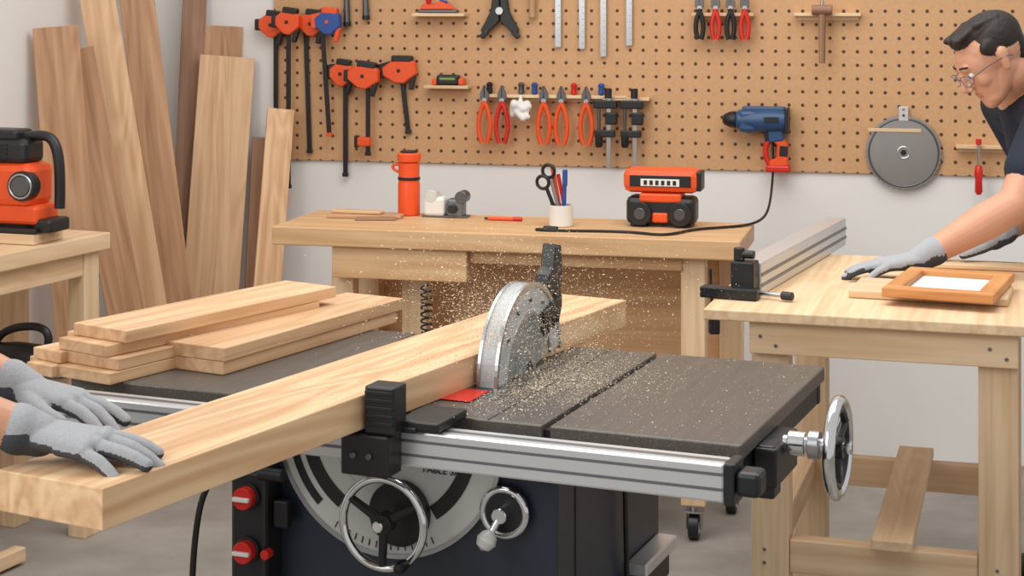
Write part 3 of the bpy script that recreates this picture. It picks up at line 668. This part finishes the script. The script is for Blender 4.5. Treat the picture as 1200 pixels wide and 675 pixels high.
def stack(name, items):
    cx, cy = items[0][0], items[0][1]; g = G(name, (cx, cy, .8705))
    for i, (x, y, z, L, W, t, ang) in enumerate(items):
        g.box('board_%d' % i, (L, W, t), (x-cx, y-cy, z+t/2), OAK, (0, 0, 90-ang), .002)
stack('board_stack', [
    (-.655, 3.530, 0, .62, .15, .0225, 33), (-.775, 3.52, 0, .50, .075, .0225, 35), (-.880, 3.43, 0, .16, .07, .0225, 40),
    (-.640, 3.555, .023, .63, .155, .0225, 33.5), (-.790, 3.50, .023, .40, .085, .0225, 37),
    (-.655, 3.545, .046, .60, .14, .0225, 36), (-.775, 3.51, .046, .30, .06, .0225, 36),
    (-.628, 3.580, .069, .62, .15, .024, 34.5)])
stack('board_stack', [(-.478, 3.625, 0, .62, .155, .026, 29), (-.470, 3.63, .0265, .64, .155, .027, 29)])

def chips(name, pts, smin, smax):
    V = []; F = []
    for p in pts:
        s = random.uniform(smin, smax)*(1.0 if random.random() < .85 else 1.5); o = len(V)
        for _ in range(4): V.append(Vector(p)+Vector((random.uniform(-s, s), random.uniform(-s, s), random.uniform(-s, s)*.6)))
        F += [(o, o+1, o+2), (o, o+2, o+3), (o, o+3, o+1), (o+1, o+3, o+2)]
    return newmesh(name, V, F, M_dust)
pts = []
for _ in range(9500):
    t = random.random()**1.4; an = R_(random.uniform(0, 180)); rr = .09+.36*t
    x = -.52+random.gauss(0, .06+.12*t); y = .36+rr*math.cos(an)*1.0; z = .89+rr*math.sin(an)*.60
    if z > .945 or x > -.50: pts.append(in_T(x, y, max(z, .88)))
for _ in range(2500):   # jet thrown up and back off the teeth
    t = random.random(); pts.append(in_T(-.53+random.gauss(0, .015+.08*t), .22-.16*t+random.gauss(0, .02+.05*t), .95+.16*t**.8+random.gauss(0, .008+.03*t)))
pts = [p for p in pts if p.z > .875]
for _ in range(7500):
    x = -.53+abs(random.gauss(0, .11)); y = random.gauss(.34, .15)
    if 0.01 < y < .64 and x < -.01: pts.append(in_T(x, y, .8712))
for _ in range(900):
    x = random.uniform(-.60, -.01); y = random.uniform(.01, .64); pts.append(in_T(x, y, .8710))
for _ in range(1400):
    s = random.gauss(1.0, .20); o = abs(random.gauss(0, .05))
    if 0 < s < PL and o < PW:
        q = pa+pd*s+pp*o; pts.append(Vector((q.x, q.y, .9308)))
chips('sawdust_spray', pts, .0006, .0019)

# ============================================================ WALL TOOLS
def clamp(s, z, L, tilt=0, body=M_orange, acc=M_black, hw=.075, boff=0.0, slider=None, yo=0.0, k=1.3, arm=None):
    g = WG('bar_clamp', s, z, tilt); Y = -.030+yo
    g.bx('bar', (boff-.0085, Y+.012, -L), (boff+.0085, Y+.020, .03), M_blk2, .001)
    g.poly('head', [(-hw/2, -.005*k), (-hw/2, .018*k), (-hw*.2, .034*k), (hw*.35, .034*k), (hw/2, .02*k), (hw/2, -.012*k), (hw*.1, -.034*k), (-hw*.15, -.03*k)], .034, body, 'XZ', (0, Y, 0), .004)
    g.box('grip', (hw*.62, .034, .026), (hw*.12, Y-.001, .036*k), acc, (0, 8, 0), .006); g.box('pad', (.020, .034, .044), (-hw/2-.004, Y, .006), acc, bw=.004)
    g.box('trigger', (.018, .022, .055), (hw*.34, Y-.001, -.034*k), acc, (0, 18, 0), .004); g.cyl('rivet', .007, .038, (0, Y-.001, .005), acc, (0, 1, 0), seg=16)
    if arm: g.box('nose', (hw*.5, .03, .022), (-hw*.42, Y, .03), arm, (0, -8, 0), .005)
    if slider: 
        g.box('slide_jaw', (.05, .030, .034), (boff-.014, Y+.012, -slider), body, bw=.005); g.box('slide_pad', (.014, .032, .045), (boff-.042, Y+.012, -slider), acc, bw=.004)
    g.box('bar_end', (.022, .014, .014), (boff, Y+.016, -L+.004), acc, bw=.002); g.bx('peg_hook', (-.003, Y+.01, .007), (.003, -.0005, .013), M_steel, 0)
    return g
clamp(-2.455, 1.500, .42, 0, M_orange, M_black, .100, .010)
clamp(-2.375, 1.512, .62, 0, M_orange, M_black, .095, -.004, yo=-.037)
clamp(-2.295, 1.505, .48, -2, M_orange, M_black, .095, -.030)
clamp(-2.215, 1.512, .42, -4, M_blue, M_orange, .100, -.030, yo=-.037, arm=M_orange)
clamp(-2.175, 1.318, .38, 0, M_orange, M_blk2, .090, 0.01, arm=M_black)
clamp(-2.075, 1.312, .29, 0, M_orange, M_black, .120, .012, .24, yo=-.037)
clamp(-1.945, 1.332, .23, -7, M_orange, M_black, .130, .0, arm=M_black)
def tool_rack(s, z, w):
    g = WG('tool_rack', s, z); g.bx('strip', (-w/2, -.045, -.006), (w/2, 0, .006), PINE, .002); g.bx('back', (-w/2+.01, -.006, -.02), (w/2-.01, 0, -.006), PINE, .001); return g
def pliers(s, z, L=.17, col=M_orange, head=M_dsteel, spread=.020, y=-.055, tilt=0):
    g = WG('pliers', s, z, tilt)
    g.poly('jaw_a', [(-.002, -.01), (-.016, 0), (-.016, .022), (-.003, .052), (-.001, .052), (-.001, 0)], .010, head, 'XZ', (0, y, 0), .001)
    g.poly('jaw_b', [(.002, -.01), (.016, 0), (.016, .022), (.003, .052), (.001, .052), (.001, 0)], .010, head, 'XZ', (0, y, 0), .001)
    g.cyl('pivot', .010, .014, (0, y, -.004), M_steel, (0, 1, 0), seg=20)
    for i, k in enumerate((-1, 1)):
        g.tube('handle_%d' % i, [(-.004*k, y, -.006), (spread*.6*k, y, -.03), (spread*1.25*k, y, -L*.5), (spread*1.1*k, y, -L*.8), (spread*.5*k, y, -L)], .0085, col)
    return g
RZ = 1.6-112*.00314
tool_rack(-1.31, RZ, .45)
for px_s, col in ((-1.618, M_orange), (-1.552, M_red), (-1.395, M_orange), (-1.330, M_orange), (-1.238, M_orange)):
    pliers(px_s+.005, 1.236, .160, col, y=-.0525)
tool_rack(-1.585, RZ, .095)
for i, (s, col) in enumerate(((-1.283, M_red), (-1.182, M_blue), (-1.48, M_dsteel), (-1.60, M_black), (-1.43, M_blue))):
    g = WG('screwdriver', s, RZ+.0065); g.lathe('handle', [(.006, 0), (.012, .006), (.010, .025), (.013, .036), (.006, .044)], (0, -.028, 0), col)
B = Body(); random.seed(3)
gw = WG('crumpled_rag', -1.475, 1.205)
for _ in range(12): B.seg((random.uniform(-.04, .035), -.072+random.uniform(-.008, .010), random.uniform(-.01, .02)), random.uniform(.012, .016), (random.uniform(-.03, .04), -.070+random.uniform(-.01, .008), random.uniform(-.035, .01)), random.uniform(.009, .013), 'w')
B.seg((0, -.064, .01), .010, (0, -.056, .045), .006, 'w')
gw.add(B.build('cloth', .004, {'w': M_white}, 1))
g = WG('tape_shelf', -1.760, 1.6-101*.00318); g.bx('shelf', (-.085, -.06, -.006), (.085, 0, .006), PINE, .002)
g = WG('tape_measure', -1.755, 1.6-101*.00318+.0065); g.box('body', (.085, .04, .038), (0, -.035, .0195), M_black, bw=.008); g.box('stripe', (.06, .042, .010), (0, -.035, .024), M_green, bw=.002); g.box('end_cap', (.022, .042, .026), (.052, -.035, .0135), M_orange, bw=.006); g.box('end_cap_b', (.018, .042, .024), (-.050, -.035, .0125), M_orange, bw=.005)
g = WG('plane_shelf', -1.79, 1.6-16*.00318); g.bx('shelf', (-.10, -.06, -.010), (.10, 0, .002), PINE, .002)
g = WG('hand_plane', -1.795, 1.6-16*.00318+.0025); g.box('sole', (.15, .035, .012), (0, -.032, .0065), M_dsteel, bw=.003); g.poly('body', [(-.07, .012), (-.055, .035), (-.02, .03), (.01, .045), (.045, .03), (.07, .012)], .03, M_orange, 'XZ', (0, -.032, 0), .004); g.lathe('knob', [(.006, 0), (.010, .01), (.012, .02), (.006, .028), (0, .03)], (-.038, -.032, .03), M_red); g.box('lever', (.03, .02, .008), (.02, -.032, .045), M_blue, (0, 20, 0))
for s, l in ((-2.160, .10), (-2.085, .075)):
    g = WG('nail_punch', s, 1.6); g.rod('shaft', (0, -.02, .06), (0.004, -.02, -l), .010, M_dsteel, .013); g.rod('hook', (0, -.02, .02), (0, -.001, .02), .002, M_steel, seg=8); g.cyl('collar', .015, .015, (0.004, -.02, -l+.01), M_black)
g = WG('spring_clamp', -1.560, 1.53)
for k in (-1, 1):
    g.poly('arm_%d' % (k+1), [(.0, .10), (.024*k, .105), (.034*k, .03), (.054*k, -.010), (.072*k, -.040), (.058*k, -.066), (.03*k, -.035), (.008*k, -.015), (.002*k, -.005)], .022, M_black, 'XZ', (0, -.028+.002*k, 0), .003)
    g.box('jaw_pad_%d' % (k+1), (.032, .028, .018), (.060*k, -.028, -.057), M_blk2, (0, 45*k, 0), .003)
g.cyl('spring', .015, .034, (0, -.028, .03), M_steel, (0, 1, 0)); g.rod('hook', (0, -.02, .07), (0, -.001, .07), .002, M_steel, seg=8)
g = WG('chisel', -1.440, 1.6); g.lathe('handle', [(.008, -.07), (.013, -.062), (.011, -.03), (.014, .01), (.012, .04), (.006, .05)], (0, -.025, 0), TAN['Z']); g.box('blade', (.016, .004, .12), (0, -.025, .10), M_steel); g.rod('hook', (0, -.025, .06), (0, -.001, .06), .002, M_steel, seg=8)
for s, zb in ((-1.345, 1.6-55*.00313), (-1.256, 1.6-57*.00312), (-1.177, 1.6-66*.00311), (-1.082, 1.6-53*.0031)):
    g = WG('steel_rule', s, zb); g.poly('rule', [(-.011, 0), (.011, 0), (.011, .44), (.0, .452), (-.011, .44)], .004, M_steel, 'XZ', (0, -.016, 0), .0005)
    g.cyl('hole_ring', .006, .006, (0, -.016, .43), M_black, (0, 1, 0)); g.rod('hook', (0, -.018, .43), (0, -.001, .43), .002, M_steel, seg=8)
    for k in range(16): g.box('mark_%d' % k, (.006 if k % 2 else .009, .0006, .0010), (.004, -.0182, .02+k*.022), M_black, bw=0)
tool_rack(-.742, 1.6-17*.00305, .22)
for s, col in ((-.822, M_blk2), (-.765, M_red), (-.712, M_blk2), (-.662, M_red)): pliers(s, 1.575, .115, col, M_dsteel, .012, -.0525)
tool_rack(-.375, 1.6-17*.00301, .23)
g = WG('mallet', -.392, 1.55); g.rod('handle', (0, -.064, -.17), (0, -.064, 0), .011, WALN['Z'], .013); g.cyl('head', .018, .07, (0, -.064, .015), WALN['X'], (1, 0, 0)); g.cyl('pin', .007, .02, (0.0, -.064, .038), M_steel)
tool_rack(-1.09, 1.6-114*.0031-.003, .17)
for s in (-1.15, -1.055):
    g = WG('screw_clamp', s, 1.235)
    g.bx('bar', (-.006, -.066, -.24), (.010, -.060, .03), M_steel, .001); g.box('head', (.085, .024, .03), (-.010, -.063, -.01), M_blk2, bw=.004); g.box('jaw', (.075, .024, .026), (-.012, -.063, -.115), M_black, bw=.004)
    g.cyl('screw', .006, .10, (-.034, -.063, -.07), M_dsteel); g.lathe('handle', [(.010, -.05), (.014, -.04), (.014, 0), (.006, .005)], (-.034, -.063, -.115), M_black); g.box('slide', (.042, .026, .045), (.012, -.063, -.06), M_blk2, bw=.005); g.cyl('knob', .013, .035, (-.0, -.063, .03), M_black)
g = WG('cordless_drill', -.605, 1.6-143*.00304)
g.lathe('motor', [(.024, -.10), (.034, -.09), (.042, -.03), (.044, .03), (.040, .075), (.028, .085)], (0.01, -.052, .012), M_teal, (1, 0, 0)); g.lathe('chuck', [(.010, -.145), (.018, -.14), (.028, -.12), (.030, -.10)], (0.01, -.052, .012), M_black, (1, 0, 0))
g.box('top_shell', (.15, .045, .024), (.01, -.052, .048), M_teal, bw=.006); g.box('vent', (.05, .004, .02), (.04, -.096, .016), M_black); g.box('gearbox', (.06, .07, .076), (-.045, -.052, .008), M_teal, bw=.012); g.box('rear_band', (.012, .088, .088), (.092, -.052, .012), M_black, bw=.012)
g.box('collar_grip', (.055, .04, .06), (.052, -.052, -.035), M_teal, (0, -8, 0), .008)
g.poly('grip', [(.025, -.05), (.080, -.05), (.098, -.08), (.094, -.15), (.03, -.15), (.03, -.13), (.055, -.12), (.058, -.075)], .034, M_orange, 'XZ', (0, -.052, 0), .005)
g.box('trigger', (.016, .02, .040), (.020, -.052, -.045), M_black, (0, -10, 0), .004); g.tube('guard_loop', [(.028, -.052, -.06), (.012, -.052, -.08), (.010, -.052, -.12), (.035, -.052, -.15)], .010, M_red); g.box('battery', (.085, .05, .024), (.060, -.052, -.158), M_red, bw=.006)
g.box('stripe', (.030, .036, .04), (.080, -.052, -.095), M_black, (0, 4, 0), .003); g.rod('hook_a', (-.04, -.02, .01), (-.04, -.001, .01), .004, M_steel, seg=8); g.rod('hook_b', (.05, -.02, .01), (.05, -.001, .01), .004, M_steel, seg=8)
g = WG('circular_saw_blade', -.116, 1.6-178*.00298)
g.poly('disc', toothed(.132, 40, .006), .003, M_steel, 'XZ', (0, -.014, 0), 0); g.torus('rim_band', .118, .0035, (0, -.0165, 0), M_dsteel, (0, 1, 0), 56, 8); g.torus('hub_ring', .020, .003, (0, -.017, 0), M_chrome, (0, 1, 0)); g.cyl('arbor', .010, .006, (0, -.016, 0), M_black, (0, 1, 0))
g.bx('holder_strip', (-.12, -.024, .072), (.06, -.018, .084), PINE, .001); g.bx('hook_plate', (-.016, -.02, .11), (.016, -.016, .16), M_alu, .001); g.cyl('hook_pin', .005, .02, (0, -.012, .15), M_steel, (0, 1, 0)); g.cyl('hook_pin_b', .004, .01, (0, -.02, .13), M_black, (0, 1, 0))
tool_rack(.155, 1.6-171*.00295, .19)
g = WG('red_screwdriver', .135, 1.6-171*.00295+.0); g.lathe('handle', [(.007, -.16), (.013, -.15), (.012, -.11), (.015, -.09), (.012, -.065), (.008, -.06)], (0, -.062, 0), M_red); g.rod('shaft', (0, -.062, -.06), (0, -.062, .02), .004, M_steel); g.cyl('cap', .010, .02, (0, -.062, .02), M_red)

# ============================================================ PEOPLE
H = head_matrix((1.247, 4.45, 1.446), 187, 37)
J = dict(pelvis=(1.585, 4.63, .97), waist=(1.53, 4.615, 1.10), chest=(1.455, 4.59, 1.235), neck=(1.355, 4.545, 1.360),
         shL=(1.385, 4.385, 1.300), elL=(1.262, 4.285, 1.085), wrL=(1.015, 4.265, .950),
         shR=(1.375, 4.765, 1.310), elR=(1.50, 4.72, 1.06), wrR=(1.285, 4.545, .967),
         hipL=(1.59, 4.54, .90), knL=(1.575, 4.52, .49), anL=(1.61, 4.50, .10), toL=(1.46, 4.47, .03),
         hipR=(1.59, 4.72, .90), knR=(1.565, 4.74, .49), anR=(1.57, 4.76, .10), toR=(1.415, 4.73, .03))
def man_hands(B):
    hand(B, J['wrL'], (-1, -.04, -.12), (-.1, 0, 1), -1, (6, 8, 6), scale=1.06, elbow=J['elL'])
    hand(B, J['wrR'], (-.95, -.05, -.16), (-.1, 0, 1), 1, (8, 10, 8), scale=1.06, elbow=J['elR'])
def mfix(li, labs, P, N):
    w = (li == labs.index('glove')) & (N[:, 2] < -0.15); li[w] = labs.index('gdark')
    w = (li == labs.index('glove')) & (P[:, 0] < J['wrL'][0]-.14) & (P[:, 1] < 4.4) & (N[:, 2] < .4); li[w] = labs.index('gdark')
    return li
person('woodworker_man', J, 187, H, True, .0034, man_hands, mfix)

H2 = head_matrix((-1.14, 2.50, 1.60), 5, 35)
J2 = dict(pelvis=(-1.42, 2.52, .98), waist=(-1.38, 2.52, 1.12), chest=(-1.30, 2.52, 1.29), neck=(-1.23, 2.52, 1.46),
          shR=(-1.24, 2.33, 1.40), elR=(-.975, 2.42, 1.07), wrR=(-.688, 2.470, .972),
          shL=(-1.24, 2.71, 1.40), elL=(-1.065, 2.76, 1.09), wrL=(-.780, 2.735, .977),
          hipR=(-1.42, 2.43, .90), knR=(-1.40, 2.40, .49), anR=(-1.44, 2.38, .10), toR=(-1.30, 2.37, .03),
          hipL=(-1.42, 2.62, .90), knL=(-1.38, 2.64, .49), anL=(-1.40, 2.66, .10), toL=(-1.26, 2.66, .03))
op = person('saw_operator', J2, 5, H2, False, .006)
A = Body()
for s in 'RL':
    sh, el, wr = Vector(J2['sh'+s]), Vector(J2['el'+s]), Vector(J2['wr'+s])
    A.chain([(sh.lerp(el, .75), .046), (el, .044)], 'skin'); A.chain([(el, .045), (el.lerp(wr, .3), .048), (el.lerp(wr, .7), .038), (wr, .030)], 'skin')
hand(A, J2['wrR'], (.97, -.16, -.11), (.08, -.10, 1), 1, (6, 10, 8), thumb_in=.012, scale=1.06, elbow=J2['elR'], cuffl=.026)
hand(A, J2['wrL'], (.93, -.30, -.14), (.1, .02, 1), -1, (7, 14, 10), thumb_in=.0, scale=1.06, elbow=J2['elL'], cuffl=.026)
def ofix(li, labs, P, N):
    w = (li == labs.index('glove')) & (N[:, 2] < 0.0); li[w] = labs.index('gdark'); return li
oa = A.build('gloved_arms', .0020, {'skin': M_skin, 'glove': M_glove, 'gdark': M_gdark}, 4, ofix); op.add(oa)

# ============================================================ LIGHT
w = bpy.data.worlds.new('World'); SC.world = w; w.use_nodes = True
w.node_tree.nodes['Background'].inputs['Color'].default_value = (1.0, 0.985, 0.965, 1); w.node_tree.nodes['Background'].inputs['Strength'].default_value = 0.60
def area(name, loc, tgt, size, power, col=(1, 1, 1)):
    l = bpy.data.lights.new(name, 'AREA'); l.shape = 'RECTANGLE'; l.size = size[0]; l.size_y = size[1]; l.energy = power; l.color = col
    o = bpy.data.objects.new(name, l); COL.objects.link(o); o.location = loc; o.rotation_euler = (Vector(tgt)-Vector(loc)).to_track_quat('-Z', 'Y').to_euler(); return o
area('ceiling_light', (.3, 4.0, 2.95), (.3, 4.3, 0), (2.6, 2.2), 62, (1, .98, .95))
area('front_left_area', (-2.6, 1.2, 2.6), (.1, 4.2, .8), (2.2, 1.6), 66, (1, .99, .97))  # unseen soft area light from the upper front left; no window built here

cam = bpy.data.cameras.new('camera'); co = bpy.data.objects.new('camera', cam); COL.objects.link(co)
co.location = (0, 0, 1.6); co.rotation_euler = (R_(90), 0, 0); cam.sensor_width = 36; cam.lens = 60; cam.shift_y = -.28125; cam.clip_start = .05
SC.camera = co
SC.view_settings.view_transform = 'Standard'
